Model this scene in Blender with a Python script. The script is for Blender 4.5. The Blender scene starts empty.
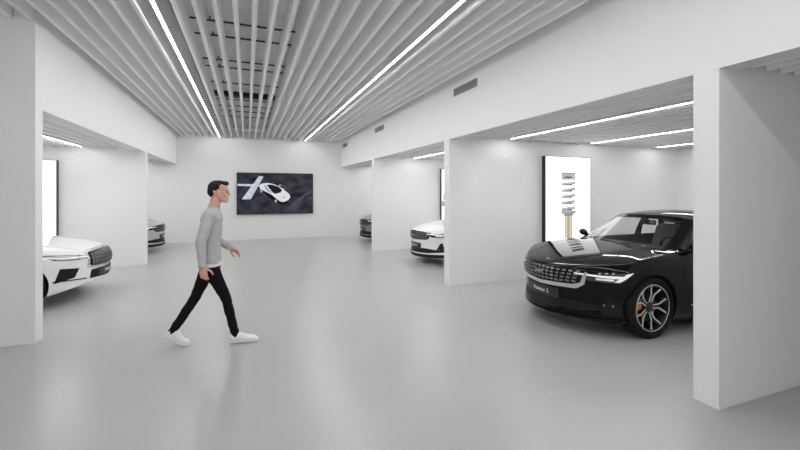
EXPO = -0.12
import bpy, bmesh, math, random
from mathutils import Vector, Matrix
from mathutils.bvhtree import BVHTree
random.seed(7)
SC = bpy.context.scene
COL = SC.collection
PI = math.pi

# ------------------------------------------------------------------ materials
def mat(name, color=(.8, .8, .8), rough=.5, metal=0, coat=0, emit=None, estr=0, spec=.5, noise=0, nscale=6, bump=0, coat_rough=.03):
    m = bpy.data.materials.new(name); m.use_nodes = True
    nt = m.node_tree; b = nt.nodes['Principled BSDF']
    b.inputs['Base Color'].default_value = (*color, 1)
    b.inputs['Roughness'].default_value = rough
    b.inputs['Metallic'].default_value = metal
    b.inputs['Coat Weight'].default_value = coat
    b.inputs['Coat IOR'].default_value = 1.3 if name.startswith('black_car') else 1.5
    b.inputs['Coat Roughness'].default_value = coat_rough
    b.inputs['Specular IOR Level'].default_value = spec
    if emit:
        b.inputs['Emission Color'].default_value = (*emit, 1)
        b.inputs['Emission Strength'].default_value = estr
    if noise or bump:
        tc = nt.nodes.new('ShaderNodeTexCoord')
        n = nt.nodes.new('ShaderNodeTexNoise'); n.inputs['Scale'].default_value = nscale
        n.inputs['Detail'].default_value = 6
        nt.links.new(tc.outputs['Object'], n.inputs['Vector'])
        if noise:
            r = nt.nodes.new('ShaderNodeValToRGB')
            a = [max(0, c*(1-noise)) for c in color]; c2 = [min(1, c*(1+noise)) for c in color]
            r.color_ramp.elements[0].position = .3; r.color_ramp.elements[1].position = .7
            r.color_ramp.elements[0].color = (*a, 1); r.color_ramp.elements[1].color = (*c2, 1)
            nt.links.new(n.outputs['Fac'], r.inputs['Fac'])
            nt.links.new(r.outputs['Color'], b.inputs['Base Color'])
        if bump:
            bp = nt.nodes.new('ShaderNodeBump'); bp.inputs['Strength'].default_value = bump
            bp.inputs['Distance'].default_value = .01
            nt.links.new(n.outputs['Fac'], bp.inputs['Height'])
            nt.links.new(bp.outputs['Normal'], b.inputs['Normal'])
    return m

def floor_mat():
    m = mat('polished_screed', (.43, .43, .425), .3, spec=.5)
    nt = m.node_tree; b = nt.nodes['Principled BSDF']
    tc = nt.nodes.new('ShaderNodeTexCoord')
    n1 = nt.nodes.new('ShaderNodeTexNoise'); n1.inputs['Scale'].default_value = .8; n1.inputs['Detail'].default_value = 8; n1.inputs['Roughness'].default_value = .6
    n2 = nt.nodes.new('ShaderNodeTexNoise'); n2.inputs['Scale'].default_value = 9; n2.inputs['Detail'].default_value = 5
    mx = nt.nodes.new('ShaderNodeMix'); mx.data_type = 'FLOAT'; mx.inputs[0].default_value = .3
    nt.links.new(tc.outputs['Object'], n1.inputs['Vector']); nt.links.new(tc.outputs['Object'], n2.inputs['Vector'])
    nt.links.new(n1.outputs['Fac'], mx.inputs[2]); nt.links.new(n2.outputs['Fac'], mx.inputs[3])
    r = nt.nodes.new('ShaderNodeValToRGB')
    r.color_ramp.elements[0].position = .2; r.color_ramp.elements[1].position = .8
    r.color_ramp.elements[0].color = (*FLOOR_A, 1); r.color_ramp.elements[1].color = (*FLOOR_B, 1)
    nt.links.new(mx.outputs[0], r.inputs['Fac']); nt.links.new(r.outputs['Color'], b.inputs['Base Color'])
    r2 = nt.nodes.new('ShaderNodeMapRange'); r2.inputs['To Min'].default_value = .22; r2.inputs['To Max'].default_value = .36
    b.inputs['Roughness'].default_value = .3
    return m

def glass_mat(name, tint=(.75, .78, .78), ior=1.5):
    m = bpy.data.materials.new(name); m.use_nodes = True; nt = m.node_tree
    nt.nodes.remove(nt.nodes['Principled BSDF']); out = nt.nodes['Material Output']
    t = nt.nodes.new('ShaderNodeBsdfTransparent'); t.inputs[0].default_value = (*tint, 1)
    g = nt.nodes.new('ShaderNodeBsdfGlossy'); g.inputs['Roughness'].default_value = .01; g.inputs[0].default_value = (1, 1, 1, 1)
    f = nt.nodes.new('ShaderNodeLayerWeight'); f.inputs[0].default_value = .5
    p = nt.nodes.new('ShaderNodeMath'); p.operation = 'POWER'; p.inputs[1].default_value = 4.5
    q = nt.nodes.new('ShaderNodeMath'); q.operation = 'MULTIPLY_ADD'; q.inputs[1].default_value = .85; q.inputs[2].default_value = .035
    mx = nt.nodes.new('ShaderNodeMixShader')
    nt.links.new(f.outputs['Facing'], p.inputs[0]); nt.links.new(p.outputs[0], q.inputs[0]); nt.links.new(q.outputs[0], mx.inputs[0])
    nt.links.new(t.outputs[0], mx.inputs[1]); nt.links.new(g.outputs[0], mx.inputs[2])
    nt.links.new(mx.outputs[0], out.inputs['Surface'])
    return m

FLOOR_A = (.385, .385, .38); FLOOR_B = (.44, .44, .433)
LED_STRENGTH = 103
M = {
 'wall': mat('white_wall_paint', (.76, .76, .76), .75, noise=.012, nscale=2, spec=.3),
 'ceil': mat('white_ceiling_paint', (.8, .8, .8), .8, noise=.02, nscale=3),
 'baffle': mat('white_baffle_felt', (.90, .90, .895), .8, noise=.004, nscale=.5),
 'slab': mat('grey_concrete_soffit', (.9, .9, .9), .9, noise=.05, nscale=4, bump=.2),
 'darkmetal': mat('dark_services_metal', (.025, .025, .025), .6, noise=.1),
 'floor': floor_mat(),
 'led': mat('led_diffuser', (1, 1, 1), .5, emit=(1, .995, .985), estr=LED_STRENGTH),
 'alu': mat('white_aluminium', (.75, .75, .75), .4, noise=.02),
 'ventd': mat('vent_dark', (.05, .05, .05), .6, noise=.1),
 'ventg': mat('vent_grey', (.32, .32, .32), .5, noise=.05),
 'black': mat('black_bezel', (.012, .012, .012), .35, noise=.1),
 'socket': mat('socket_white', (.7, .7, .7), .4, noise=.02),
}

# ------------------------------------------------------------------ helpers
def link(name, me, m=None, parent=None, smooth=None):
    o = bpy.data.objects.new(name, me); COL.objects.link(o)
    if m is not None:
        if not isinstance(m, (list, tuple)): m = [m]
        if len(me.materials) == 0:
            for x in m: me.materials.append(x)
    if parent: o.parent = parent
    if smooth is not None:
        for p in me.polygons: p.use_smooth = True
        me.set_sharp_from_angle(angle=math.radians(smooth))
    return o
def build(name, bm, m, parent=None, smooth=None):
    me = bpy.data.meshes.new(name); bmesh.ops.recalc_face_normals(bm, faces=bm.faces); bm.to_mesh(me); bm.free()
    return link(name, me, m, parent, smooth)
def build_raw(name, vs, fs, m, parent=None, smooth=None):
    me = bpy.data.meshes.new(name); me.from_pydata([tuple(v) for v in vs], [], fs); me.update()
    return link(name, me, m, parent, smooth)
def tag(o, label, cat, group=None, kind=None):
    if label: o['label'] = label
    if cat: o['category'] = cat
    if group: o['group'] = group
    if kind: o['kind'] = kind
    return o
def empty(name, loc, rz=0):
    o = bpy.data.objects.new(name, None); COL.objects.link(o); o.location = loc; o.rotation_euler = (0, 0, rz)
    o.empty_display_size = .1
    return o
def bx(bm, x0, x1, y0, y1, z0, z1, bev=0, seg=2):
    vs = [bm.verts.new((x, y, z)) for x in (x0, x1) for y in (y0, y1) for z in (z0, z1)]
    F = [(0, 1, 3, 2), (4, 6, 7, 5), (0, 4, 5, 1), (2, 3, 7, 6), (0, 2, 6, 4), (1, 5, 7, 3)]
    fs = [bm.faces.new([vs[i] for i in f]) for f in F]
    if bev:
        es = list({e for f in fs for e in f.edges})
        bmesh.ops.bevel(bm, geom=es, offset=bev, segments=seg, affect='EDGES', profile=.6)
def box(name, x0, x1, y0, y1, z0, z1, m, parent=None, bev=0):
    bm = bmesh.new(); bx(bm, x0, x1, y0, y1, z0, z1, bev); return build(name, bm, m, parent)
def struct(o): o['kind'] = 'structure'; return o
def prism(bm, pts, y0, y1):
    """closed profile pts (x,z) extruded along y"""
    a = [bm.verts.new((x, y0, z)) for x, z in pts]; b = [bm.verts.new((x, y1, z)) for x, z in pts]
    n = len(pts)
    for i in range(n): bm.faces.new((a[i], a[(i+1) % n], b[(i+1) % n], b[i]))
    bm.faces.new(a); bm.faces.new(b[::-1])

# ------------------------------------------------------------------ camera
CAM_F, CAM_TH, HY, H = 396.664, .368, 192.403, 1.68
cd = bpy.data.cameras.new('camera'); cam = bpy.data.objects.new('camera', cd); COL.objects.link(cam)
cd.sensor_width = 36; cd.lens = CAM_F/800*36; cd.shift_y = -(225-HY)/800
cam.location = (0, 0, H); cam.rotation_euler = (PI/2, 0, -CAM_TH)
cd.clip_start = .05; cd.clip_end = 100
SC.camera = cam

# ------------------------------------------------------------------ room
XR, XL, YB = 3.398, -2.199, 15.115
ZS, ZH, ZHL = 3.585, 2.639, 2.622         # bottom of hall baffles, bottom of header right / left
BH, BW = .26, .05                        # baffle height and width
ZC = ZS + BH + .0005                       # plaster ceiling
T = .19
RB = 9.4; LB = -8.2                      # back of the bays
YF = -5.0
def W(name, *a): return struct(box(name, *a, M['wall']))
struct(box('floor', LB-.2, RB+.2, YF-.2, YB+.2, -.2, 0, M['floor']))
W('wall_back', LB-.2, RB+.2, YB, YB+.2, 0, 5.2)
# added shop front opening, unseen behind the camera, for daylight fill on near walls
bm = bmesh.new(); WX0, WX1, WZ0, WZ1 = -7.2, 8.4, .1, 3.3
bx(bm, LB-.2, WX0, YF-.2, YF, 0, 5.2); bx(bm, WX1, RB+.2, YF-.2, YF, 0, 5.2); bx(bm, WX0, WX1, YF-.2, YF, 0, WZ0); bx(bm, WX0, WX1, YF-.2, YF, WZ1, 5.2)
struct(build('wall_front', bm, M['wall']))
bm = bmesh.new()
for k in range(9): x = WX0+(WX1-WX0)*k/8; bx(bm, x-.03, x+.03, YF-.12, YF-.06, WZ0, WZ1)
struct(build('window_added_fill', bm, M['alu']))  # mullions of the added fill opening, out of view
W('wall_right', RB, RB+.2, YF, YB, 0, 5.2)
W('wall_left', LB-.2, LB, YF, YB, 0, 5.2)
W('wall_right_header', XR, XR+T, -2.6, YB, ZH, 5.2)
W('wall_right_end', XR, XR+T, YF, -2.6, 0, 5.2)
W('wall_left_header', XL-T, XL, 5.583, YB, ZHL, 5.2)
PR = [(-2.6, -2.41), (1.97, 2.16), (6.347, 6.547), (10.938, 11.12)]
for i, (a, b) in enumerate(PR):
    # partition: full depth below, its free end runs flush under the header
    bm = bmesh.new(); bx(bm, XR+.001, RB, a, b, 0, ZH-.001); bx(bm, XR+T+.001, RB, a, b, ZH-.001, 5.2)
    struct(build('wall_partition_right', bm, M['wall']))
PL = [(5.583, 5.757), (10.745, 10.93)]
for i, (a, b) in enumerate(PL):
    bm = bmesh.new(); bx(bm, LB, XL-.001, a, b, 0, ZHL-.001); bx(bm, LB, XL-T-.001, a, b, ZHL-.001, 5.2)
    struct(build('wall_partition_left', bm, M['wall']))
# hall ceiling with an open service strip between X0S and X1S
X0S, X1S, Y0S, Y1S = -.85, .68, -2, 14.4
bm = bmesh.new()
bx(bm, LB, X0S, YF, 5.58, ZC, ZC+.1); bx(bm, XL, X0S, 5.58, YB, ZC, ZC+.1)
bx(bm, X1S, XR, YF, YB, ZC, ZC+.1)
bx(bm, X0S, X1S, Y1S, YB, ZC, ZC+.1); bx(bm, X0S, X1S, YF, Y0S, ZC, ZC+.1)
struct(build('ceiling', bm, M['ceil']))
struct(box('ceiling_slab', LB-.2, RB+.2, YF-.2, YB+.2, 5.2, 5.3, M['slab']))
bm = bmesh.new()                                    # soffit of the void above the strip, in boards along the hall
x = X0S
while x < X1S-.05:
    bx(bm, x+.004, x+.166, Y0S, Y1S, 4.16, 4.2); x += .172
bx(bm, X0S-.02, X1S+.1, Y0S, Y1S, 4.2, 4.24)
struct(build('ceiling_void_soffit', bm, M['slab']))
for k, (a, b) in enumerate(((X0S-.03, X0S), (X1S, X1S+.03))):
    struct(box('ceiling_void_side', a, b, Y0S, Y1S, ZC+.1, 4.16, M['slab']))
struct(box('ceiling_void_end', X0S, X1S, Y1S, Y1S+.03, ZC+.1, 4.16, M['slab']))
# carriers and pipes inside the void
for k, y in enumerate((3.4, 6.15, 6.72, 7.92, 8.37, 9.54, 10.5, 11.2, 12.0, 12.8, 13.7)):
    bm = bmesh.new(); bx(bm, X0S, X1S, y, y+.018, 4.09, 4.112)
    bx(bm, X0S+.35, X0S+.37, y+.01, y+.03, 4.11, 4.16); bx(bm, X1S-.4, X1S-.38, y+.01, y+.03, 4.11, 4.16)
    n = ['nearest', 'second', 'third', 'fourth', 'fifth', 'sixth', 'seventh', 'eighth', 'ninth', 'tenth', 'farthest'][k]
    tag(build('ceiling_carrier', bm, M['darkmetal']), 'dark steel carrier across the open ceiling void, %s of the row from the camera' % n, 'ceiling carrier', 'carriers in the ceiling void')
def tube(bm, pts, r, n=10, cap=True, rs=None, up=(0, 0, 1)):
    rings = []
    for i, p in enumerate(pts):
        p = Vector(p); a = Vector(pts[max(i-1, 0)]); b = Vector(pts[min(i+1, len(pts)-1)])
        d = (b-a).normalized(); u = Vector(up)
        if abs(d.dot(u)) > .97: u = Vector((1, 0, 0)) if abs(d.x) < .9 else Vector((0, 1, 0))
        s = d.cross(u).normalized(); t = s.cross(d)
        rr = rs[i] if rs else r
        rings.append([bm.verts.new(p + s*rr*math.cos(2*PI*k/n) + t*rr*math.sin(2*PI*k/n)) for k in range(n)])
    for a, b in zip(rings, rings[1:]):
        for k in range(n): bm.faces.new((a[k], a[(k+1) % n], b[(k+1) % n], b[k]))
    if cap: bm.faces.new(rings[0][::-1]); bm.faces.new(rings[-1])
bm = bmesh.new(); tube(bm, [(-.14, 5.85, 4.05), (-.14, 7.3, 4.05)], .015, 8); tube(bm, [(-.14, 6.0, 4.05), (-.14, 6.0, 4.16)], .006, 6); tube(bm, [(-.14, 7.1, 4.05), (-.14, 7.1, 4.16)], .006, 6)
tag(build('sprinkler_pipe', bm, M['darkmetal'], smooth=40), 'dark thin pipe running lengthwise in the open ceiling void', 'pipe')
bm = bmesh.new(); bx(bm, X0S+.02, X1S-.02, 10.56, 10.8, 4.06, 4.16)
tag(build('cable_tray', bm, M['darkmetal']), 'dark cable tray across the far part of the open ceiling void', 'cable tray')

ORD = ['first', 'second', 'third', 'fourth', 'fifth', 'sixth', 'seventh', 'eighth', 'ninth', 'tenth', 'eleventh', 'twelfth', 'thirteenth', 'fourteenth', 'fifteenth', 'sixteenth', 'seventeenth', 'eighteenth', 'nineteenth', 'twentieth']
def baffle(x, y0, y1, z, h, w, label, group):
    r = .010; e = w/2; pts = [(x-e, z+h)]
    for k in range(5): a = PI + PI/2*k/4; pts.append((x-e+r+r*math.cos(a), z+r+r*math.sin(a)))
    for k in range(5): a = 1.5*PI + PI/2*k/4; pts.append((x+e-r+r*math.cos(a), z+r+r*math.sin(a)))
    pts += [(x+e, z+h)]
    bm = bmesh.new(); prism(bm, pts, y0, y1)
    o = build('ceiling_baffle', bm, M['baffle'], smooth=35); tag(o, label, 'ceiling baffle', group)
def strip(x, y0, y1, z, h, w, label, dw=.03):
    t = empty('light_strip', (x, (y0+y1)/2, z)); L = (y1-y0)/2
    tag(t, label, 'light strip', 'linear light strips')
    bm = bmesh.new(); q = dw/2; prism(bm, [(-w/2, h), (-w/2, 0), (-q, 0), (-q, .006), (q, .006), (q, 0), (w/2, 0), (w/2, h)], -L, L); build('housing', bm, M['alu'], t)
    bm = bmesh.new(); bx(bm, -q+.0005, q-.0005, -L+.02, L-.02, -.004, .0055); build('diffuser', bm, M['led'], t)
XLED0, XLED1 = -.882, 2.0
SP = (XLED1-XLED0)/15
for k in range(-20, 22):
    if k in (0, 15): continue
    x = XLED0 + k*SP
    y1 = YB-.03
    y0 = -1.2
    if k > 0 and k < 15: lab = 'white hall ceiling baffle, %s to the right of the left light strip' % ORD[k-1]; g = 'hall baffles between the light strips'
    elif k > 15: lab = 'white hall ceiling baffle, %s to the right of the right light strip' % ORD[k-16]; g = 'hall baffles right of the right strip'
    elif k >= -6: lab = 'white hall ceiling baffle, %s to the left of the left light strip' % ORD[-k-1]; g = 'hall baffles left of the left strip'
    else:
        y1 = 5.56; lab = 'short white baffle ending at the near left wall, %s left of the corner' % ORD[-k-7]; g = 'short baffles ending at the near left wall'
    baffle(x, y0, y1, ZS, BH, BW, lab, g)
strip(XLED0, -1.2, YB-.2, ZS, BH, .05, 'left long white light strip on the hall ceiling', .028)
strip(XLED1, -1.2, YB-.2, ZS, BH, .05, 'right long white light strip on the hall ceiling', .028)
# bay ceilings
ZB = 2.675; BBH = .3
def bay(side, y0, y1, where, lights, nshow):
    xs = lights[0]; sgn = 1 if side > 0 else -1
    xa = XR+T if side > 0 else LB; xb = RB if side > 0 else XL-T
    struct(box('ceiling_bay', xa, xb, y0, y1, ZB+BBH+.0005, ZB+BBH+.1, M['ceil']))
    for i, lx in enumerate(lights if nshow else []):
        strip(lx, y0+.2, y1-.2, ZB, BBH, .05, '%s light strip from the hall in the %s' % (ORD[i], where), .026)
    sp = .2; n = 0
    x = lights[0] - sgn*5*sp
    while (x < RB-.1 if side > 0 else x > LB+.1):
        if min(abs(x-l) for l in lights) > .09:
            if not (xa+.03 < x < xb-.03): x += sgn*sp; continue
            nm = ORD[n] if n < 20 else 'number %d' % (n+1)
            baffle(x, y0+.02, y1-.02, ZB, BBH, .045, 'white baffle in the %s, %s counted from the hall' % (where, nm), 'baffles in the %s' % where)
            n += 1
        x += sgn*sp
RL = [4.58, 6.54, 8.46]; LL = [-3.36, -5.3, -7.24]
bay(1, -2.41, 1.97, 'nearest right bay', RL, 0)
bay(1, 2.16, 6.347, 'bay of the black car', RL, 3)
bay(1, 6.547, 10.938, 'bay of the white hatchback', RL, 3)
bay(1, 11.12, YB, 'farthest right bay', RL, 3)
bay(-1, 5.757, 10.745, 'bay of the white coupe', LL, 3)
bay(-1, 10.93, YB, 'farthest left bay', LL, 3)
# vents on the right header
for y0, y1, z0, lab in ((5.41, 6.17, 3.36, 'largest dark slotted air vent on the right header, nearest'), (10.0, 10.76, 3.36, 'middle dark slotted air vent on the right header'), (14.1, 14.8, 3.36, 'farthest small air vent on the right header by the corner')):
    t = empty('air_vent', (XR, (y0+y1)/2, z0)); tag(t, lab, 'air vent', 'air vents on the right header'); L = (y1-y0)/2
    bm = bmesh.new(); bx(bm, -.012, -.0005, -L, L, 0, .012); bx(bm, -.012, -.0005, -L, L, .123, .135)
    bx(bm, -.012, -.0005, -L, -L+.012, .012, .123); bx(bm, -.012, -.0005, L-.012, L, .012, .123); build('frame', bm, M['ventg'], t)
    bm = bmesh.new(); bx(bm, -.003, -.0006, -L+.012, L-.012, .012, .123); build('backing', bm, M['ventd'], t)
    bm = bmesh.new()
    for k in range(7): bx(bm, -.010, -.0035, -L+.012, L-.012, .020+k*.015, .026+k*.015)
    build('louvre', bm, M['ventg'], t)
t = box('wall_socket', 2.05, 2.17, YB-.008, YB-.0005, .28, .36, M['socket'], bev=.002)
tag(t, 'small white socket plate low on the back wall under the screen', 'socket')

# ------------------------------------------------------------------ flat pictures
def ngon(name, pts, z, m, parent):
    """flat picture shape standing on a panel; pts (a,b) -> local x, z ; z = distance in front (-y)"""
    vs = [(a, -z, b) for a, b in pts]
    bm = bmesh.new(); f = bm.faces.new([bm.verts.new(v) for v in vs])
    bmesh.ops.triangulate(bm, faces=[f])
    bm.normal_update()
    me = bpy.data.meshes.new(name); bm.to_mesh(me); bm.free()
    return link(name, me, m, parent)
def emi(name, col, s=1.0, noise=0, scale=(8, 8, 8), col2=None):
    m = bpy.data.materials.new(name); m.use_nodes = True; nt = m.node_tree
    nt.nodes.remove(nt.nodes['Principled BSDF']); out = nt.nodes['Material Output']
    e = nt.nodes.new('ShaderNodeEmission'); e.inputs[0].default_value = (*col, 1); e.inputs[1].default_value = s
    if col2:
        tc = nt.nodes.new('ShaderNodeTexCoord'); mp = nt.nodes.new('ShaderNodeMapping'); mp.inputs['Scale'].default_value = scale
        mp.inputs['Rotation'].default_value = (0, .5, 0)
        n = nt.nodes.new('ShaderNodeTexNoise'); n.inputs['Scale'].default_value = 1; n.inputs['Detail'].default_value = 7
        r = nt.nodes.new('ShaderNodeValToRGB'); r.color_ramp.elements[0].color = (*col, 1); r.color_ramp.elements[1].color = (*col2, 1)
        r.color_ramp.elements[0].position = .35; r.color_ramp.elements[1].position = .75
        nt.links.new(tc.outputs['Object'], mp.inputs[0]); nt.links.new(mp.outputs[0], n.inputs['Vector'])
        nt.links.new(n.outputs['Fac'], r.inputs[0]); nt.links.new(r.outputs[0], e.inputs[0])
    nt.links.new(e.outputs[0], out.inputs[0])
    return m
# ------------------------------------------------------------------ screen on the back wall
t = empty('wall_screen', (.985, YB, .894)); tag(t, 'large black framed screen on the back wall showing a white car from above', 'screen')
SW, SH = 2.65, 1.49
bm = bmesh.new(); bx(bm, -SW/2, SW/2, -.07, -.001, 0, SH, .006); build('casing', bm, M['black'], t)
def sp(fx, fy): return (-SW/2+.02+fx*(SW-.04), SH-.02-fy*(SH-.04))
SS = .9
ngon('picture', [sp(0, 0), sp(1, 0), sp(1, 1), sp(0, 1)], .0712, emi('screen_asphalt', (.018, .018, .026), SS, col2=(.085, .085, .11), scale=(2, 1, 3.5)), t)
ew = emi('screen_paint_white', (.55, .58, .72), SS, col2=(.8, .82, .95), scale=(9, 9, 9)); ecar = emi('screen_car_white', (.85, .86, .9), SS); edk = emi('screen_glass', (.02, .02, .03), SS)
egr = emi('screen_car_shade', (.45, .46, .5), SS); esh = emi('screen_deep', (.008, .008, .012), SS); etr = emi('screen_tyre_track', (.10, .10, .125), SS)
ngon('picture_cross_bar', [sp(0, .265), sp(.28, .27), sp(.27, .325), sp(0, .315)], .0718, ew, t)
ngon('picture_cross_bar', [sp(.275, .07), sp(.335, .075), sp(.17, .64), sp(.055, .64)], .0722, ew, t)
for a, b in ((.0, 0), (.05, .04), (.11, .1)):
    ngon('picture_track', [sp(.62+a, .95), sp(.64+a, .95), sp(.82+a*.8, .62-b), sp(1, .48-b), sp(1, .46-b), sp(.81+a*.8, .60-b)], .0718, etr, t)
ngon('picture_shadow', [sp(.32, .45), sp(.46, .68), sp(.56, .78), sp(.66, .74), sp(.6, .6)], .0722, esh, t)
ngon('picture_wheel', [sp(.285, .42), sp(.31, .41), sp(.32, .46), sp(.30, .48)], .0724, egr, t)
ngon('picture_wheel', [sp(.475, .66), sp(.505, .65), sp(.515, .71), sp(.49, .73)], .0724, egr, t)
ngon('picture_car', [sp(.275, .30), sp(.31, .255), sp(.38, .235), sp(.46, .26), sp(.55, .33), sp(.62, .43), sp(.68, .52), sp(.69, .60), sp(.66, .67), sp(.60, .715), sp(.555, .70), sp(.51, .64), sp(.44, .53), sp(.36, .45), sp(.29, .39)], .0728, ecar, t)
ngon('picture_car_mirror', [sp(.525, .28), sp(.575, .28), sp(.575, .30), sp(.54, .31)], .0728, egr, t)
ngon('picture_car_mirror', [sp(.58, .37), sp(.61, .385), sp(.60, .41)], .0734, ecar, t)
ngon('picture_car_glass', [sp(.375, .285), sp(.44, .275), sp(.53, .33), sp(.58, .41), sp(.56, .47), sp(.49, .51), sp(.45, .47)], .0734, edk, t)
ngon('picture_car_glass', [sp(.34, .30), sp(.365, .30), sp(.44, .48), sp(.42, .49), sp(.36, .40)], .0734, egr, t)
ngon('picture_car_lamp', [sp(.585, .60), sp(.62, .56), sp(.625, .58), sp(.595, .63)], .0736, egr, t)

# ------------------------------------------------------------------ light boxes with a suspension strut picture
ebox = emi('lightbox_white', (1, 1, 1), 2.2)
esil = emi('lightbox_silver', (.42, .42, .42), 1, col2=(.75, .75, .75), scale=(14, 1, 6)); edar = emi('lightbox_dark', (.12, .12, .12), 1)
egol = emi('lightbox_gold', (.5, .41, .28), 1.0, col2=(.68, .58, .42), scale=(30, 1, .4)); egl = emi('lightbox_gold_light', (.85, .76, .6), 1.0); emd = emi('lightbox_mid', (.3, .3, .3), 1)
M['brown'] = mat('brown_black_frame', (.05, .035, .03), .5, noise=.1)
def lightbox(x, y, lab, m, motif, w=1.17, z0=.22, z1=2.40):
    t = empty('light_box', (x, y, z0)); tag(t, lab, 'light box', None); h = z1-z0
    bm = bmesh.new(); bx(bm, -w/2, w/2, -.1, -.001, 0, h); build('frame', bm, m, t)
    ngon('panel', [(-w/2+.012, .012), (w/2-.012, .012), (w/2-.012, h-.012), (-w/2+.012, h-.012)], .1008, ebox, t)
    S_ = 1.35 if motif == 'strut' else 1
    def R(n, a, b, c, d, mm, z=.1016, sk=0): a *= S_; b *= S_; ngon(n, [(a, c-sk), (b, c+sk), (b, d+sk), (a, d-sk)], z, mm, t)
    if motif == 'strut':
        k = h-.32
        ngon('picture_cap', [(-.18, k), (.18, k), (.18, k-.04), (.11, k-.10), (.18, k-.15), (-.18, k-.15), (-.11, k-.10), (-.18, k-.04)], .1016, esil, t)
        R('picture_cap_band', -.13, .13, k-.02, k-.005, emd, .102); R('picture_cap_band', -.07, .07, k-.11, k-.08, edar, .102)
        for i in range(5):
            z = k-.21-i*.125
            R('picture_rod', -.07, .07, z-.055, z+.0, emd, .1014)
            R('picture_rod_light', -.03, .012, z-.055, z+.0, esil, .1018)
            R('picture_coil', -.13, .13, z-.03, z+.018, esil, .1022, .020)
            R('picture_coil_edge', -.13, .13, z-.040, z-.028, edar, .1024, .018)
        z = k-.80
        R('picture_collar', -.14, .14, z-.03, z+.04, esil, .1022); R('picture_collar_band', -.14, .14, z-.012, z-.002, edar, .1026)
        R('picture_collar_foot', -.095, .095, z-.07, z-.03, emd, .1022)
        R('picture_tube', -.07, .07, .25, z-.07, egol); R('picture_tube_light', -.05, -.03, .25, z-.07, egl, .102); R('picture_tube_light', .025, .045, .25, z-.07, egl, .102)
    elif motif == 'bars':
        R('picture_bar', -w/2+.06, -w/2+.16, h-.95, h-.75, edar); R('picture_bar', -w/2+.02, -w/2+.15, h-1.15, h-.98, emd); R('picture_bar', -w/2+.12, -w/2+.2, h-1.7, h-1.3, edar)
lightbox(6.055, 6.347, 'glowing white light box with a spring strut picture behind the black car', M['black'], 'strut')
lightbox(6.12, 10.938, 'glowing white light box with dark side behind the white hatchback', M['black'], 'bars')
lightbox(-4.43, 10.745, 'glowing white light box with brown edge above the white coupe bonnet', M['brown'], 'none', 1.2, z1=2.375)
# ------------------------------------------------------------------ cars
def pchip(pts):
    xs = [p[0] for p in pts]; ys = [p[1] for p in pts]; n = len(xs)
    h = [xs[i+1]-xs[i] for i in range(n-1)]; d = [(ys[i+1]-ys[i])/h[i] for i in range(n-1)]
    m = [d[0]]
    for i in range(1, n-1):
        m.append(0 if d[i-1]*d[i] <= 0 else 2*d[i-1]*d[i]/(d[i-1]+d[i]))
    m.append(d[-1])
    def f(x):
        if x <= xs[0]: return ys[0]
        if x >= xs[-1]: return ys[-1]
        i = 0
        while x > xs[i+1]: i += 1
        t = (x-xs[i])/h[i]
        return (2*t**3-3*t*t+1)*ys[i]+(t**3-2*t*t+t)*h[i]*m[i]+(-2*t**3+3*t*t)*ys[i+1]+(t**3-t*t)*h[i]*m[i+1]
    return f
def lattice(us, vs, ws, fn, midx):
    """surface of a lattice box; fn(u,v,w)->(x,y,z); midx(face_side,i,j)->material index"""
    bm = bmesh.new(); V = {}
    nu, nv, nw = len(us), len(vs), len(ws)
    def g(i, j, k):
        if (i, j, k) not in V: V[(i, j, k)] = bm.verts.new(fn(us[i], vs[j], ws[k]))
        return V[(i, j, k)]
    def q(a, b, c, d, side, i, j):
        f = bm.faces.new((g(*a), g(*b), g(*c), g(*d))); f.material_index = midx(side, i, j); f.smooth = True
    for j in range(nv-1):
        for k in range(nw-1):
            q((nu-1, j, k), (nu-1, j+1, k), (nu-1, j+1, k+1), (nu-1, j, k+1), 'F', j, k)
            q((0, j, k), (0, j, k+1), (0, j+1, k+1), (0, j+1, k), 'R', j, k)
    for i in range(nu-1):
        for k in range(nw-1):
            q((i, nv-1, k), (i, nv-1, k+1), (i+1, nv-1, k+1), (i+1, nv-1, k), 'L', i, k)
            q((i, 0, k), (i+1, 0, k), (i+1, 0, k+1), (i, 0, k+1), 'L', i, k)
        for j in range(nv-1):
            q((i, j, nw-1), (i+1, j, nw-1), (i+1, j+1, nw-1), (i, j+1, nw-1), 'T', i, j)
            q((i, j, 0), (i, j+1, 0), (i+1, j+1, 0), (i+1, j, 0), 'B', i, j)
    return bm
def evaluated(bm, mods, nm=1):
    """apply modifiers to a bmesh, returns a mesh"""
    me = bpy.data.meshes.new('tmp'); bm.to_mesh(me); bm.free()
    for i in range(nm): me.materials.append(None)
    o = bpy.data.objects.new('tmp', me); COL.objects.link(o)
    for typ, kw in mods:
        md = o.modifiers.new(typ, typ)
        for k, v in kw.items(): setattr(md, k, v)
    dg = bpy.context.evaluated_depsgraph_get()
    ev = o.evaluated_get(dg); out = bpy.data.meshes.new_from_object(ev, depsgraph=dg)
    bpy.data.objects.remove(o)
    return out
def tmpobj(bm):
    me = bpy.data.meshes.new('tmp'); bmesh.ops.recalc_face_normals(bm, faces=bm.faces); bm.to_mesh(me); bm.free()
    o = bpy.data.objects.new('tmp', me); COL.objects.link(o); o.hide_render = True; return o
def split(me, idx, name, m, parent, smooth=30, keep=None):
    bm = bmesh.new(); bm.from_mesh(me)
    bmesh.ops.delete(bm, geom=[f for f in bm.faces if f.material_index not in idx], context='FACES')
    if keep: bmesh.ops.delete(bm, geom=[f for f in bm.faces if not keep(f.calc_center_median())], context='FACES')
    for f in bm.faces: f.material_index = 0
    m2 = bpy.data.meshes.new(name); bm.to_mesh(m2); bm.free(); m2.materials.clear()
    return link(name, m2, m, parent, smooth)

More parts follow.
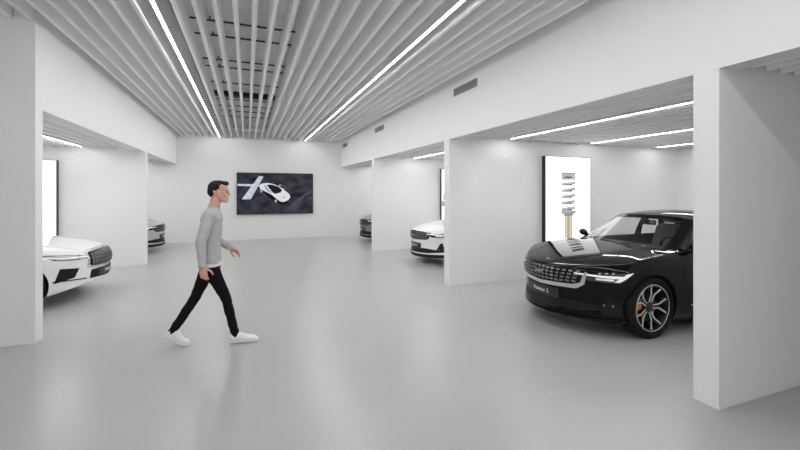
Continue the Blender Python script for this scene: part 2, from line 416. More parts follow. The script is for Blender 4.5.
CM = {
 'black': mat('black_car_paint', (.003, .003, .0033), .3, coat=1, spec=.0, coat_rough=.01),
 'white': mat('white_car_paint', (.84, .84, .85), .3, coat=1, coat_rough=.02),
 'silver': mat('silver_grey_car_paint', (.5, .5, .49), .3, metal=.3, coat=1),
 'graphite': mat('graphite_car_paint', (.2, .2, .2), .3, metal=.5, coat=1),
 'trim': mat('black_plastic_trim', (.01, .01, .01), .5, spec=.2, noise=.1),
 'gloss': mat('gloss_black_trim', (.004, .004, .004), .12, spec=.15, coat=.25),
 'tyre': mat('tyre_rubber', (.007, .007, .007), .7, spec=.2, noise=.15, nscale=20),
 'alloy': mat('machined_alloy', (.85, .84, .83), .35, metal=.6),
 'alloyd': mat('dark_alloy', (.03, .03, .03), .3, metal=.5, coat=.5),
 'disc': mat('brake_disc_steel', (.25, .25, .25), .35, metal=.9, noise=.1),
 'gold': mat('orange_gold_caliper', (.75, .28, .03), .35, coat=.5),
 'chrome': mat('satin_chrome', (.75, .75, .75), .2, metal=1),
 'lamp': mat('headlamp_lens_white', (.85, .85, .86), .15, coat=1),
 'lampglow': mat('daytime_light', (.95, .95, .95), .3, emit=(1, 1, 1), estr=.2),
 'lampg': mat('headlamp_lens_grey', (.42, .42, .43), .15, coat=1),
 'lampd': mat('headlamp_dark', (.03, .03, .032), .12, coat=1),
 'mesh': mat('grille_bead', (.22, .22, .22), .3, metal=.6),
 'plate': mat('black_plate', (.015, .015, .016), .4, noise=.05),
 'print': mat('white_print', (.8, .8, .8), .5),
 'seat': mat('charcoal_seat_textile', (.12, .12, .12), .8, noise=.2, nscale=30),
 'cabin': mat('cabin_dark', (.02, .02, .02), .8, noise=.1),
 'belt': mat('gold_seat_belt', (.6, .45, .2), .6),
 'glass': glass_mat('car_glass', (.93, .94, .94)),
 'red': mat('tail_lamp_red', (.35, .01, .01), .2, coat=1),
}
def text_mesh(s, size, ext):
    c = bpy.data.curves.new('t', 'FONT'); c.body = s; c.size = size; c.extrude = ext; c.align_x = 'CENTER'; c.align_y = 'CENTER'
    o = bpy.data.objects.new('t', c); COL.objects.link(o)
    dg = bpy.context.evaluated_depsgraph_get(); me = bpy.data.meshes.new_from_object(o.evaluated_get(dg), depsgraph=dg)
    bpy.data.objects.remove(o); return me

def patch(bvh, rows, d, off, name, m, parent, nu=24, nv=8, depth=.02, right=None, smooth=35, sub=None):
    """rows: list of (h,z) polylines (bottom to top), interpolated; d: view direction angle a: rays run -(cos a, sin a)"""
    a = d; D = Vector((-math.cos(a), -math.sin(a), 0)); Rt = Vector((-math.sin(a), math.cos(a), 0))
    def poly(pl, t):
        L = [0]
        for p, q in zip(pl, pl[1:]): L.append(L[-1]+math.hypot(q[0]-p[0], q[1]-p[1]))
        s = t*L[-1]
        for i in range(len(pl)-1):
            if s <= L[i+1]+1e-9:
                k = (s-L[i])/max(1e-9, L[i+1]-L[i]); return (pl[i][0]+(pl[i+1][0]-pl[i][0])*k, pl[i][1]+(pl[i+1][1]-pl[i][1])*k)
        return pl[-1]
    bm = bmesh.new(); G = []
    for jv in range(nv+1):
        v = jv/nv*(len(rows)-1); r0 = min(int(v), len(rows)-2); k = v-r0; row = []
        for iu in range(nu+1):
            p = poly(rows[r0], iu/nu); q = poly(rows[r0+1], iu/nu)
            h = p[0]+(q[0]-p[0])*k; z = p[1]+(q[1]-p[1])*k
            o = Rt*h - D*4 + Vector((0, 0, z))
            hit, nrm, _, _ = bvh.ray_cast(o, D)
            if hit is None: hit = last if row else Rt*h+Vector((1.9, 0, z)); nrm = -D
            last = hit.copy()
            row.append((hit + (-D)*off*.6 + nrm*off*.4, hit))
        G.append(row)
    vt = [[bm.verts.new(p[0]) for p in r] for r in G]; vb = [[bm.verts.new(p[1]+D*depth) for p in r] for r in G]
    for j in range(nv):
        for i in range(nu): bm.faces.new((vt[j][i], vt[j][i+1], vt[j+1][i+1], vt[j+1][i]))
    for i in range(nu):
        bm.faces.new((vb[0][i], vb[0][i+1], vt[0][i+1], vt[0][i])); bm.faces.new((vt[nv][i], vt[nv][i+1], vb[nv][i+1], vb[nv][i]))
    for j in range(nv):
        bm.faces.new((vt[j][0], vt[j+1][0], vb[j+1][0], vb[j][0])); bm.faces.new((vb[j][nu], vb[j+1][nu], vt[j+1][nu], vt[j][nu]))
    if name is None: return bm
    return build(name, bm, m, parent, smooth)

def merge_into(o, bm, m):
    """surface pattern: joins relief into the part's own mesh with a second material"""
    me = o.data; me.materials.append(m)
    t = bpy.data.meshes.new('x'); bm.to_mesh(t); bm.free()
    b = bmesh.new(); b.from_mesh(me); n = len(b.faces); b.from_mesh(t); b.faces.ensure_lookup_table()
    for f in b.faces[n:]: f.material_index = 1
    b.to_mesh(me); b.free(); bpy.data.meshes.remove(t)
def lathe(bm, prof, y0=0, n=48, closed=False):
    rings = []
    for r, y in prof:
        rings.append([bm.verts.new((r*math.cos(2*PI*k/n), y+y0, r*math.sin(2*PI*k/n))) for k in range(n)])
    prs = list(zip(rings, rings[1:]))
    if closed: prs.append((rings[-1], rings[0]))
    for a, b in prs:
        for k in range(n): bm.faces.new((a[k], a[(k+1) % n], b[(k+1) % n], b[k]))
    if not closed:
        bm.faces.new(rings[0]); bm.faces.new(rings[-1][::-1])
def spoke_bar(bm, pts, w, y0, y1, drop=0):
    """a flat bar along pts in the wheel plane (x,z), front face y1"""
    for i in range(len(pts)-1):
        (ax, az), (bx_, bz) = pts[i], pts[i+1]
        L = math.hypot(bx_-ax, bz-az); nx, nz = -(bz-az)/L, (bx_-ax)/L
        wa, wb = w[i]/2, w[i+1]/2; ya = y1-drop*0; 
        q = []
        for (px, pz, ww) in ((ax, az, wa), (bx_, bz, wb)):
            r = math.hypot(px, pz); yy = y1 + .03*(r/.24)**2
            q.append([bm.verts.new((px+nx*ww, yy, pz+nz*ww)), bm.verts.new((px-nx*ww, yy, pz-nz*ww)), bm.verts.new((px-nx*ww*.8, yy-y0, pz-nz*ww*.8)), bm.verts.new((px+nx*ww*.8, yy-y0, pz+nz*ww*.8))])
        a, b = q
        for k in range(4): bm.faces.new((a[k], a[(k+1) % 4], b[(k+1) % 4], b[k]))
        bm.faces.new(a[::-1]); bm.faces.new(b)
def wheel(parent, x, side, R=.352, gold=True, rot=.628, steer=0):
    """wheel under parent; outer face at |y|"""
    t = bpy.data.objects.new('wheel', None); COL.objects.link(t); t.parent = parent
    t.location = (x, side*.80, R); t.rotation_euler = (0, 0, (0 if side > 0 else PI)+steer)
    RR = .268
    bm = bmesh.new()
    lathe(bm, [(RR, .09), (RR+.02, .105), (R-.035, .112), (R-.012, .10), (R, .075), (R+.0, -.075), (R-.012, -.10), (R-.035, -.112), (RR+.02, -.105), (RR, -.09), (RR-.012, -.08), (RR-.012, .08)], n=56, closed=True)
    build('tyre', bm, CM['tyre'], t, 40)
    bm = bmesh.new()
    lathe(bm, [(RR-.001, .098), (RR-.012, .102), (RR-.018, .085), (RR-.03, .04), (RR-.035, -.08), (RR-.02, -.095), (RR-.001, -.09)], n=56, closed=True)
    rim = build('rim', bm, CM['alloyd'], t, 40)
    bm = bmesh.new(); lathe(bm, [(RR+.001, .094), (RR-.001, .103), (RR-.007, .104), (RR-.009, .098)], n=56, closed=True); build('rim_lip', bm, CM['alloy'], rim, 40)
    bm = bmesh.new(); bl = bmesh.new()
    for k in range(5):
        a = 2*PI*k/5+rot
        def P(r, da): return (r*math.cos(a+da), r*math.sin(a+da))
        for s in (-1, 1):
            spoke_bar(bm, [P(.045, s*.42), P(.10, s*.20), P(.155, s*.17), P(.20, s*.27), P(RR-.010, s*.33)], [.014, .012, .013, .016, .019], .03, .052)
            spoke_bar(bl, [P(.045, s*.30), P(.10, s*.10), P(.155, s*.11), P(.20, s*.24), P(RR-.010, s*.30)], [.036, .034, .032, .030, .032], .045, .044)
    build('spoke_back', bl, CM['alloyd'], rim, 20)
    sm = build('spoke', bm, CM['alloy'], rim, 20)
    bm = bmesh.new(); lathe(bm, [(.062, .02), (.062, .054), (.055, .06), (.032, .061), (.030, .068)], n=32); build('hub_cap', bm, CM['alloyd'], rim, 40)
    bm = bmesh.new(); lathe(bm, [(.09, -.03), (.185, -.03), (.185, -.005), (.09, -.005)], n=48, closed=True); lathe(bm, [(.089, -.05), (.089, .01), (.06, .02)], n=32); build('brake_disc', bm, CM['disc'], t, 40)
    bm = bmesh.new()
    a0 = 0.05 if side > 0 else PI-.05
    n = 10; prev = None
    for i in range(n+1):
        a = a0-.42+.84*i/n + (0.25 if side > 0 else -.25)
        ring = [bm.verts.new((r*math.cos(a), y, r*math.sin(a))) for r, y in ((.115, .036), (.165, .042), (.225, .04), (.228, -.05), (.115, -.05))]
        if prev:
            for k in range(5): bm.faces.new((prev[k], prev[(k+1) % 5], ring[(k+1) % 5], ring[k]))
        else: bm.faces.new(ring[::-1])
        prev = ring
    bm.faces.new(prev); build('brake_caliper', bm, CM['gold'] if gold else CM['alloyd'], t, 30)
    return t

def car(kind, name, paint, loc, phi, label, group=None, full=True, steer=0):
    """car pointing along local +x"""
    root = empty(name, (loc[0], loc[1], 0), phi); tag(root, label, 'car', group)
    pm = CM[paint]
    P1 = kind == 'coupe'
    Lf, Lr = 2.30, -2.30
    if P1:
        zc = pchip([(-2.3, .96), (-1.9, 1.0), (.4, 1.0), (.9, .985), (1.4, .925), (1.8, .87), (2.1, .80), (2.3, .70)])
        nose = pchip([(.14, .14), (.22, .03), (.35, .02), (.5, .015), (.62, .0), (.72, .03), (.80, .08), (1.0, .25)])
    else:
        zc = pchip([(-2.3, 1.02), (-1.9, 1.05), (.6, 1.03), (1.05, 1.005), (1.4, .965), (1.8, .905), (2.1, .84), (2.3, .77)])
        nose = pchip([(.14, .12), (.22, .0), (.30, .03), (.42, .05), (.55, .03), (.64, .01), (.74, .02), (.82, .07), (1.0, .25)])
    wf = pchip([(-2.3, .70), (-2.0, .84), (-1.5, .925), (-1.0, .93), (0, .915), (1.0, .925), (1.45, .93), (1.8, .90), (2.05, .845), (2.3, .76)])
    wz = pchip([(.14, .90), (.22, .955), (.32, .97), (.5, .985), (.66, 1.0), (.76, .992), (.86, .965), (.96, .91), (1.1, .85)])
    drop = pchip([(-2.3, .10), (-1, .07), (.8, .06), (1.3, .035), (1.7, .05), (2.1, .12), (2.3, .18)])
    if P1: drop = pchip([(-2.3, .10), (-1, .07), (.8, .06), (1.3, .025), (1.7, .03), (2.1, .07), (2.3, .13)])
    def low(u, v, w):
        t = (w+1)/2; x = Lr + (u+1)/2*(Lf-Lr)
        z = y = 0
        for _ in range(6):
            zt = zc(x) - drop(x)*abs(v)**2.2 + .012*math.exp(-((abs(v)-.62)/.12)**2)*min(1, max(0, (x-.9)/.4))
            zb = .16 + (.15*min(1, max(0, (x-1.75)/.5)) if P1 else 0)
            z = zb + t*(zt-zb)
            xf = Lf - nose(z) - .50*abs(v)**2.5
            xr = Lr + .10*abs((z-.6)/.5)**2 + .34*abs(v)**2.6
            x = xr + (u+1)/2*(xf-xr)
            y = v*wf(x)*wz(z)
        return (x, y, z)
    us = [-1, -.96, -.88, -.76, -.62, -.48, -.32, -.16, 0, .16, .32, .46, .58, .68, .78, .86, .92, .965, .99, 1]
    vs = [-1, -.97, -.88, -.72, -.5, -.25, 0, .25, .5, .72, .88, .97, 1]
    ws = [-1, -.93, -.78, -.55, -.25, .05, .35, .6, .8, .93, 1]
    bm = lattice(us, vs, ws, low, lambda s, i, k: 1 if s == 'B' or (s in 'FRL' and k == 0) else 0)
    # cutters: wheel wells and cabin
    cb = bmesh.new()
    AX = (1.43, -1.305)
    for ax in AX:
        for sd in (-1, 1):
            a = bmesh.ops.create_cone(cb, cap_ends=True, segments=64, radius1=.385, radius2=.385, depth=.45, matrix=Matrix.Translation((ax, sd*.86, .352)) @ Matrix.Rotation(PI/2, 4, 'X'))
    o1 = tmpobj(cb)
    cb = bmesh.new(); bx(cb, -1.55, 1.02, -.70, .70, .36, 1.3, .05); o2 = tmpobj(cb)
    mods = [('SUBSURF', dict(levels=2, render_levels=2)), ('BOOLEAN', dict(object=o1, operation='DIFFERENCE', solver='EXACT')), ('BOOLEAN', dict(object=o2, operation='DIFFERENCE', solver='EXACT'))]
    # smooth normals before booleans
    me = evaluated(bm.copy(), [mods[0]], 2)
    b0 = bmesh.new(); b0.from_mesh(me); bvh = BVHTree.FromBMesh(b0)
    me = evaluated(bm, mods, 2); bpy.data.objects.remove(o1); bpy.data.objects.remove(o2)
    me.materials.clear(); me.materials.append(pm); me.materials.append(CM['trim'])
    # faces inside the wells and the cabin go to trim
    for p in me.polygons:
        c = p.center; inside = False
        for ax in AX:
            if math.hypot(c.x-ax, c.z-.352) < .388 and abs(c.y) < .92 and math.hypot(c.x-ax, c.z-.352) > .37 and abs(p.normal.y) < .2: inside = True
            if math.hypot(c.x-ax, c.z-.352) < .384 and abs(c.y) < .66: inside = True
        if -1.56 < c.x < 1.03 and abs(c.y) < .705 and c.z < .96 and c.z > .3: inside = True
        if inside: p.material_index = 1
    body = link('body', me, None, root, 28)
    # ---------------- greenhouse
    if P1:
        roof = pchip([(-1.6, 1.13), (-.9, 1.27), (-.3, 1.345), (.1, 1.325), (.6, 1.22)]); XF0, XF1, XR0, XR1 = 1.0, .10, -1.75, -1.0
    else:
        roof = pchip([(-1.95, 1.13), (-1.2, 1.33), (-.6, 1.41), (-.1, 1.435), (.3, 1.40), (.5, 1.36), (.8, 1.29)]); XF0, XF1, XR0, XR1 = 1.32, .46, -2.0, -1.15
    def gh(u, v, w):
        t = (w+1)/2; tt = t
        xf = XF0 + (XF1-XF0)*tt + .03*math.sin(PI*tt) - (.31-.14*tt)*abs(v)**2.3
        xr = XR0 + (XR1-XR0)*tt + .20*abs(v)**2.5
        x = xr + (u+1)/2*(xf-xr)
        zt = roof(x) - .075*abs(v)**2.5
        z0 = .90
        z = z0 + t*(zt-z0)
        wd = .80 - .20*tt**1.25
        wd *= (1 - .10*max(0, (-x-.6)/1.4)**1.5)
        return (x, v*wd, z)
    if P1: gu = [-1, -.96, -.72, -.35, -.02, .03, .45, .80, .93, .985, 1]
    else: gu = [-1, -.96, -.80, -.50, -.42, -.1, -.02, .03, .45, .80, .93, .985, 1]
    gv = [-1, -.975, -.9, -.5, 0, .5, .9, .975, 1]; gw = [-1, -.72, -.3, .2, .62, .86, .95, 1]
    nU = len(gu)-1
    def gm(s, i, k):
        if s == 'F': return 1 if 2 <= i <= 5 and k <= 4 else 0
        if s == 'R': return 2 if 2 <= i <= 5 and 1 <= k <= 4 else 0
        if s == 'L':
            if k in (0,): return 4
            if k > 4: return 0
            lo = gu[i]; 
            if lo >= .925 or i <= 1: return 0
            if abs(lo+.02) < .001 or abs(lo+.5) < .001: return 4
            return 3
        if s == 'B': return 9
        return 0
    gb = lattice(gu, gv, gw, gh, gm)
    gme = evaluated(gb, [('SUBSURF', dict(levels=2, render_levels=2))], 5)
    split(gme, [0], 'roof', pm, root); split(gme, [4], 'window_trim', CM['gloss'], root)
    split(gme, [1], 'windscreen', CM['glass'], root); split(gme, [2], 'rear_window', CM['glass'], root)
    split(gme, [3], 'side_window', CM['glass'], root, keep=lambda c: c.y > 0); split(gme, [3], 'side_window', CM['glass'], root, keep=lambda c: c.y < 0)
    # ---------------- cabin
    bm = bmesh.new(); bx(bm, .50, 1.10, -.66, .66, .80, .955, .05, 3); bx(bm, .46, .7, -.66, .66, .62, .80, .02); build('dashboard', bm, CM['cabin'], root, 40)
    for sy in (.37, -.37):
        bm = bmesh.new(); bx(bm, -.38, .16, sy-.25, sy+.25, .36, .56, .06, 3); seat = build('seat', bm, CM['seat'], root, 40)
        bm = bmesh.new()
        a = bmesh.ops.create_cube(bm, size=1); bmesh.ops.scale(bm, vec=(.14, .50, .66), verts=bm.verts)
        for v in bm.verts:
            if v.co.z > 0: v.co.y *= .82
        bmesh.ops.bevel(bm, geom=bm.edges[:], offset=.05, segments=3, affect='EDGES')
        bmesh.ops.rotate(bm, cent=(0, 0, 0), matrix=Matrix.Rotation(-.32, 3, 'Y'), verts=bm.verts); bmesh.ops.translate(bm, vec=(-.45, sy, .86 if not P1 else .78), verts=bm.verts)
        build('seat_back', bm, CM['seat'], seat, 40)
        bm = bmesh.new(); z = 1.19 if not P1 else 1.09; bx(bm, -.66, -.54, sy-.13, sy+.13, z, z+.14, .04, 3); build('head_rest', bm, CM['seat'], seat, 40)
    bm = bmesh.new(); bx(bm, -1.35, -1.2, -.62, .62, .5, 1.05 if not P1 else .98, .05, 3); build('rear_bench', bm, CM['seat'], root, 40)
    bm = bmesh.new()
    pts = [(.38+.17*math.sin(.4)*math.cos(2*PI*k/24), .37+.175*math.sin(2*PI*k/24), .90+.17*math.cos(2*PI*k/24)) for k in range(25)]
    tube(bm, pts, .015, 8); tube(bm, [(.38, .37, .90), (.53, .37, .84)], .03, 8); tube(bm, [(.38, .21, .90), (.38, .53, .90)], .014, 8)
    build('steering_wheel', bm, CM['gloss'], root, 50)
    bm = bmesh.new(); z = (roof(.3)-.15); bx(bm, .38, .41, -.12, .12, z-.035, z+.035, .01); bx(bm, .4, .46, -.015, .015, z+.0, z+.09); build('rear_view_mirror', bm, CM['gloss'], root, 40)
    # ---------------- mirrors
    for s in (1, -1):
        bm = bmesh.new(); bmesh.ops.create_uvsphere(bm, u_segments=20, v_segments=12, radius=1)
        for v in bm.verts:
            x, y, z = v.co; v.co = Vector((.70+.06*x*(1 if x > 0 else .45), s*(.895+.085*y), (1.035 if not P1 else .99)+.055*z+.01*y))
        mr = build('door_mirror', bm, pm, root, 60)
        bm = bmesh.new(); zz = .975 if not P1 else .93; tube(bm, [(.70, s*.74, zz-.01), (.70, s*.85, zz)], .022, 8); build('mirror_stalk', bm, CM['gloss'], mr, 40)
    # ---------------- wheels
    for ax in AX:
        for s in (1, -1): wheel(root, ax, s, gold=not P1, steer=steer if ax > 0 else 0)
    # ---------------- front end
    def F(rows, off, name, m, nu=24, nv=6, par=root, depth=.02): return patch(bvh, rows, 0, off, name, m, par, nu, nv, depth)
    def sym(fn):
        for s in (1, -1): fn(s)
    def cnr(s, rows, off, name, m, a=.75, nu=20, nv=5, par=root, depth=.02):
        # rows given as (h, z), h measured to the car's left for s=1; mirrored for s=-1
        h0 = -math.sin(a)*2.15+math.cos(a)*.62
        rr = [[(s*(h0+h), z) for h, z in r] for r in rows]
        return patch(bvh, rr, s*a, off, name, m, par, nu, nv, depth)
    if not P1:
        gt = [(-.55, .745), (-.36, .77), (0, .78), (.36, .77), (.55, .745)]
        gb_ = [(-.51, .62), (-.45, .59), (0, .57), (.45, .59), (.51, .62)]
        gr = F([gb_, gt], .006, 'grille', CM['gloss'], 40, 8)
        # beads
        bm = bmesh.new()
        for r in range(4):
            k = (r+.5)/4; n = 15
            for c in range(n):
                hw = (.48+.055*k); y = -hw + 2*hw*(c+.5)/n; z = .60+.015*min(1, max(0, (abs(y)-.3)*3))+k*.155
                z -= .02*(1-abs(y)/hw)*(1-k)*.8 - .012*(1-abs(y)/hw)*k
                w2, h2 = .020, .011
                b2 = patch(bvh, [[(y-w2, z-h2), (y+w2, z-h2)], [(y-w2, z+h2), (y+w2, z+h2)]], 0, .013, None, None, None, 1, 1, 0)
                mt = bpy.data.meshes.new('x'); b2.to_mesh(mt); b2.free(); bm.from_mesh(mt); bpy.data.meshes.remove(mt)
        merge_into(gr, bm, CM['mesh'])
        if paint == 'black':
            a = [(-.585, .74), (-.56, .60), (-.48, .542), (0, .520), (.48, .542), (.56, .60), (.585, .74)]
            b = [(-.56, .745), (-.525, .62), (-.455, .59), (0, .567), (.455, .59), (.525, .62), (.56, .745)]
            F([a, b], .014, 'grille_trim', CM['chrome'], 60, 2)
        F([[(-.07, .672), (.07, .672)], [(-.07, .684), (.07, .684)]], .016, 'emblem_bar', CM['chrome'], 4, 1)
        F([[(-.27, .375), (.27, .375)], [(-.27, .50), (.27, .50)]], .016, 'plate', CM['plate'], 12, 2)
        F([[(-.80, .33), (-.5, .285), (0, .275), (.5, .285), (.80, .33)], [(-.74, .36), (-.45, .385), (0, .39), (.45, .385), (.74, .36)]], .007, 'lower_intake', CM['trim'], 40, 4)
        F([[(-.86, .205), (-.5, .185), (0, .18), (.5, .185), (.86, .205)], [(-.86, .235), (-.5, .215), (0, .21), (.5, .215), (.86, .235)]], .018, 'front_lip', CM['gloss'] if paint == 'black' else CM['trim'], 40, 2)
        if paint != 'black': F([[(-.84, .235), (-.5, .215), (0, .21), (.5, .215), (.84, .235)], [(-.84, .275), (-.5, .255), (0, .25), (.5, .255), (.84, .275)]], .012, 'lip_band', CM['trim'], 40, 2)
        # headlamps: dark housing, bright T-shaped light inside
        def hl(s):
            h = cnr(s, [[(.0, .655), (.20, .645), (.38, .66)], [(-.10, .72), (.2, .735), (.50, .775)]], .006, 'headlamp', CM['lampd'])
            cnr(s, [[(-.12, .715), (.2, .70), (.36, .70)], [(-.12, .728), (.2, .722), (.40, .73)]], .012, 'light_bar', CM['lampglow'], par=h, nv=2)
            cnr(s, [[(.30, .660), (.36, .662)], [(.36, .70), (.42, .705)], [(.43, .755), (.495, .772)]], .013, 'light_bar_end', CM['lampglow'], par=h, nu=4)
            cnr(s, [[(.12, .668), (.29, .668)], [(.11, .692), (.31, .692)]], .010, 'lamp_lens', CM['lamp'], par=h, nu=6, nv=2)
            for k in range(3):
                cnr(s, [[(.14+k*.07, .736+k*.006), (.165+k*.07, .738+k*.006)], [(.145+k*.07, .745+k*.007), (.17+k*.07, .747+k*.007)]], .010, 'lamp_lens', CM['lamp'], par=h, nu=2, nv=1)
        sym(hl)
        def fog(s):
            h = cnr(s, [[(.10, .33), (.34, .34)], [(.16, .42), (.30, .46)], [(.22, .52), (.28, .54)]], .008, 'corner_vent', CM['gloss'] if paint == 'black' else CM['trim'])
            for k in (0, 1): cnr(s, [[(.19+k*.09, .37), (.21+k*.09, .37)], [(.19+k*.09, .39), (.21+k*.09, .39)]], .016, 'sensor', CM['mesh'], par=h, nu=2, nv=2)
        sym(fog)
    else:
        gt = [(-.44, .74), (-.40, .755), (0, .76), (.40, .755), (.44, .74)]
        gb_ = [(-.44, .555), (-.40, .53), (0, .525), (.40, .53), (.44, .555)]
        F([[(-.47, .53), (-.42, .505), (0, .50), (.42, .505), (.47, .53)], [(-.47, .765), (-.42, .78), (0, .785), (.42, .78), (.47, .765)]], .010, 'grille_trim', CM['chrome'], 40, 4)
        gr = F([gb_, gt], .016, 'grille', CM['gloss'], 40, 8)
        bm = bmesh.new()
        for c in range(22):
            y = -.42+.84*(c+.5)/22
            b2 = patch(bvh, [[(y-.007, .545), (y+.007, .545)], [(y-.007, .742), (y+.007, .742)]], 0, .026, None, None, None, 1, 4, 0)
            mt = bpy.data.meshes.new('x'); b2.to_mesh(mt); b2.free(); bm.from_mesh(mt); bpy.data.meshes.remove(mt)
        for z in (.60, .655, .705):
            b2 = patch(bvh, [[(-.42, z-.004), (.42, z-.004)], [(-.42, z+.004), (.42, z+.004)]], 0, .024, None, None, None, 20, 1, 0)
            mt = bpy.data.meshes.new('x'); b2.to_mesh(mt); b2.free(); bm.from_mesh(mt); bpy.data.meshes.remove(mt)
        merge_into(gr, bm, CM['mesh'])
        F([[(-.28, .36), (.28, .36)], [(-.28, .48), (.28, .48)]], .018, 'plate', CM['plate'], 12, 2)
        F([[(-.42, .34), (0, .33), (.42, .34)], [(-.40, .47), (0, .48), (.40, .47)]], .008, 'lower_intake', CM['trim'], 30, 4)
        def hl(s):
            h = cnr(s, [[(-.10, .655), (.15, .655), (.42, .70)], [(-.12, .70), (.15, .745), (.62, .80)]], .007, 'headlamp', CM['lampg'], a=.8)
            cnr(s, [[(-.02, .712), (.5, .772)], [(0, .724), (.52, .784)]], .011, 'lamp_brow', CM['lampd'], a=.8, par=h, nu=8, nv=2)
            cnr(s, [[(.02, .660), (.36, .695)], [(.0, .670), (.38, .708)]], .011, 'lamp_brow', CM['lampd'], a=.8, par=h, nu=8, nv=2)
            cnr(s, [[(-.10, .685), (.2, .70), (.50, .738)], [(-.10, .695), (.2, .713), (.52, .752)]], .014, 'light_bar', CM['lampglow'], a=.8, par=h, nv=2)
            cnr(s, [[(.36, .69), (.42, .702)], [(.46, .735), (.51, .742)], [(.55, .785), (.615, .798)]], .015, 'light_bar_end', CM['lampglow'], a=.8, par=h, nu=4)
            cnr(s, [[(.06, .674), (.32, .70)], [(.04, .682), (.34, .712)]], .012, 'lamp_lens', CM['lamp'], a=.8, par=h, nu=8, nv=2)
            cnr(s, [[(.05, .716), (.45, .752)], [(.05, .724), (.47, .762)]], .012, 'lamp_lens', CM['lamp'], a=.8, par=h, nu=8, nv=2)
        sym(hl)
        def fog(s):
            f = cnr(s, [[(.06, .40), (.32, .355)], [(.0, .53), (.26, .56)]], .006, 'corner_intake', CM['trim'], a=.6)
            cnr(s, [[(-.12, .345), (.34, .375)], [(-.12, .36), (.34, .39)]], .012, 'intake_lip', CM['trim'], a=.6)
        sym(fog)
    # badge on the bonnet lip
    for s in (1, -1):
        bm = bmesh.new()
        def top(x, y):
            hit = bvh.ray_cast(Vector((x, y, 3)), Vector((0, 0, -1)))[0]; return hit
        q = [(2.165, 0), (2.145, s*.028), (2.135, s*.022), (2.15, 0)] if not P1 else [(2.16, 0), (2.14, s*.028), (2.13, s*.022), (2.145, 0)]
        up = []; dn = []
        for x, y in q:
            h = top(x, y); up.append(bm.verts.new(h+Vector((0, 0, .004)))); dn.append(bm.verts.new(h-Vector((0, 0, .004))))
        bm.faces.new(up); bm.faces.new(dn[::-1])
        for i in range(4): bm.faces.new((up[i], dn[i], dn[(i+1) % 4], up[(i+1) % 4]))
        build('badge', bm, CM['chrome'], root)
    # bonnet shut line, door shut lines, sill
    for s in (1, -1):
        bm = bmesh.new(); prev = None
        for i in range(26):
            x = 2.06-.98*i/25; y = s*(.60+.10*(1-(i/25))*-1+.10*(i/25)); h = bvh.ray_cast(Vector((x, y, 3)), Vector((0, 0, -1)))[0]; h2 = bvh.ray_cast(Vector((x, y+s*.006, 3)), Vector((0, 0, -1)))[0]
            if h is None or h2 is None: continue
            r = [bm.verts.new(h+Vector((0, 0, .0015))), bm.verts.new(h2+Vector((0, 0, .0015))), bm.verts.new(h2-Vector((0, 0, .01))), bm.verts.new(h-Vector((0, 0, .01)))]
            if prev:
                for k in range(4): bm.faces.new((prev[k], prev[(k+1) % 4], r[(k+1) % 4], r[k]))
            prev = r
        build('bonnet_gap', bm, CM['trim'], root)
        for xs in ((.95, .93, .90, .96), (-.12, -.12, -.12, -.12), (-1.0, -.98, -.9, -.9)):
            if P1 and xs[0] == -.12: continue
            bm = bmesh.new(); prev = None; f = pchip([(.22, xs[3]), (.4, xs[2]), (.7, xs[1]), (.93, xs[0])])
            for i in range(20):
                z = .24+.66*i/19; x = f(z); h = bvh.ray_cast(Vector((x, s*3, z)), Vector((0, -s, 0)))[0]; h2 = bvh.ray_cast(Vector((x+.006, s*3, z)), Vector((0, -s, 0)))[0]
                o = Vector((0, s*.0015, 0)); i_ = Vector((0, -s*.01, 0))
                r = [bm.verts.new(h+o), bm.verts.new(h2+o), bm.verts.new(h2+i_), bm.verts.new(h+i_)]
                if prev:
                    for k in range(4): bm.faces.new((prev[k], prev[(k+1) % 4], r[(k+1) % 4], r[k]))
                prev = r
            build('door_gap', bm, CM['trim'], root)
        # sill blade
        bm = bmesh.new(); bx(bm, -.86, .98, s*.80-.05, s*.80+.05+0, .15, .215, .012); build('sill_blade', bm, CM['trim'], root, 40)
        # flush door handles
        for xh in ((.02, -.98) if not P1 else (-.2,)):
            h = bvh.ray_cast(Vector((xh, s*3, .86)), Vector((0, -s, 0)))[0]
            bm = bmesh.new(); bx(bm, xh-.10, xh+.10, h.y-.012, h.y+.012, .85, .872, .006); build('door_handle', bm, pm, root, 40)
    # rear lamps
    patch(bvh, [[(-.80, .90), (.80, .90)], [(-.80, .93), (.80, .93)]], PI, .006, 'tail_lamp', CM['red'], root, 30, 2)
    # print on the plate and by the sill
    if kind == 'hatch':
        tm = text_mesh('Polestar 2', .068, .001)
        h = bvh.ray_cast(Vector((5, 0, .455)), Vector((-1, 0, 0)))[0]
        for v in tm.vertices: 
            x, y, z = v.co; hh = bvh.ray_cast(Vector((5, x, .455+y)), Vector((-1, 0, 0)))[0]; v.co = Vector((hh.x+.0185+z, x, .438+y))
        tm.name = 'plate_print'; link('plate_print', tm, CM['print'], root)
        if paint == 'black':
            for s in (1, -1):
                tm = text_mesh('Polestar 2', .028, .0005)
                for v in tm.vertices:
                    x, y, z = v.co; hh = bvh.ray_cast(Vector((.74-s*x, s*3, .33+y)), Vector((0, -s, 0)))[0]; v.co = Vector((.74-s*x, hh.y+s*(.002+z), .33+y))
                link('door_print', tm, CM['print'], root)
    else:
        tm = text_mesh('Polestar 1', .07, .001)
        for v in tm.vertices:
            x, y, z = v.co; hh = bvh.ray_cast(Vector((5, x, .42+y)), Vector((-1, 0, 0)))[0]; v.co = Vector((hh.x+.0205+z, x, .418+y))
        link('plate_print', tm, CM['print'], root)
    return root
R_ = math.radians
def front_at(x, y, deg, L=2.3):
    """centre of a car whose nose tip is at x,y and which points to deg"""
    a = R_(deg); return (x-L*math.cos(a), y-L*math.sin(a)), a
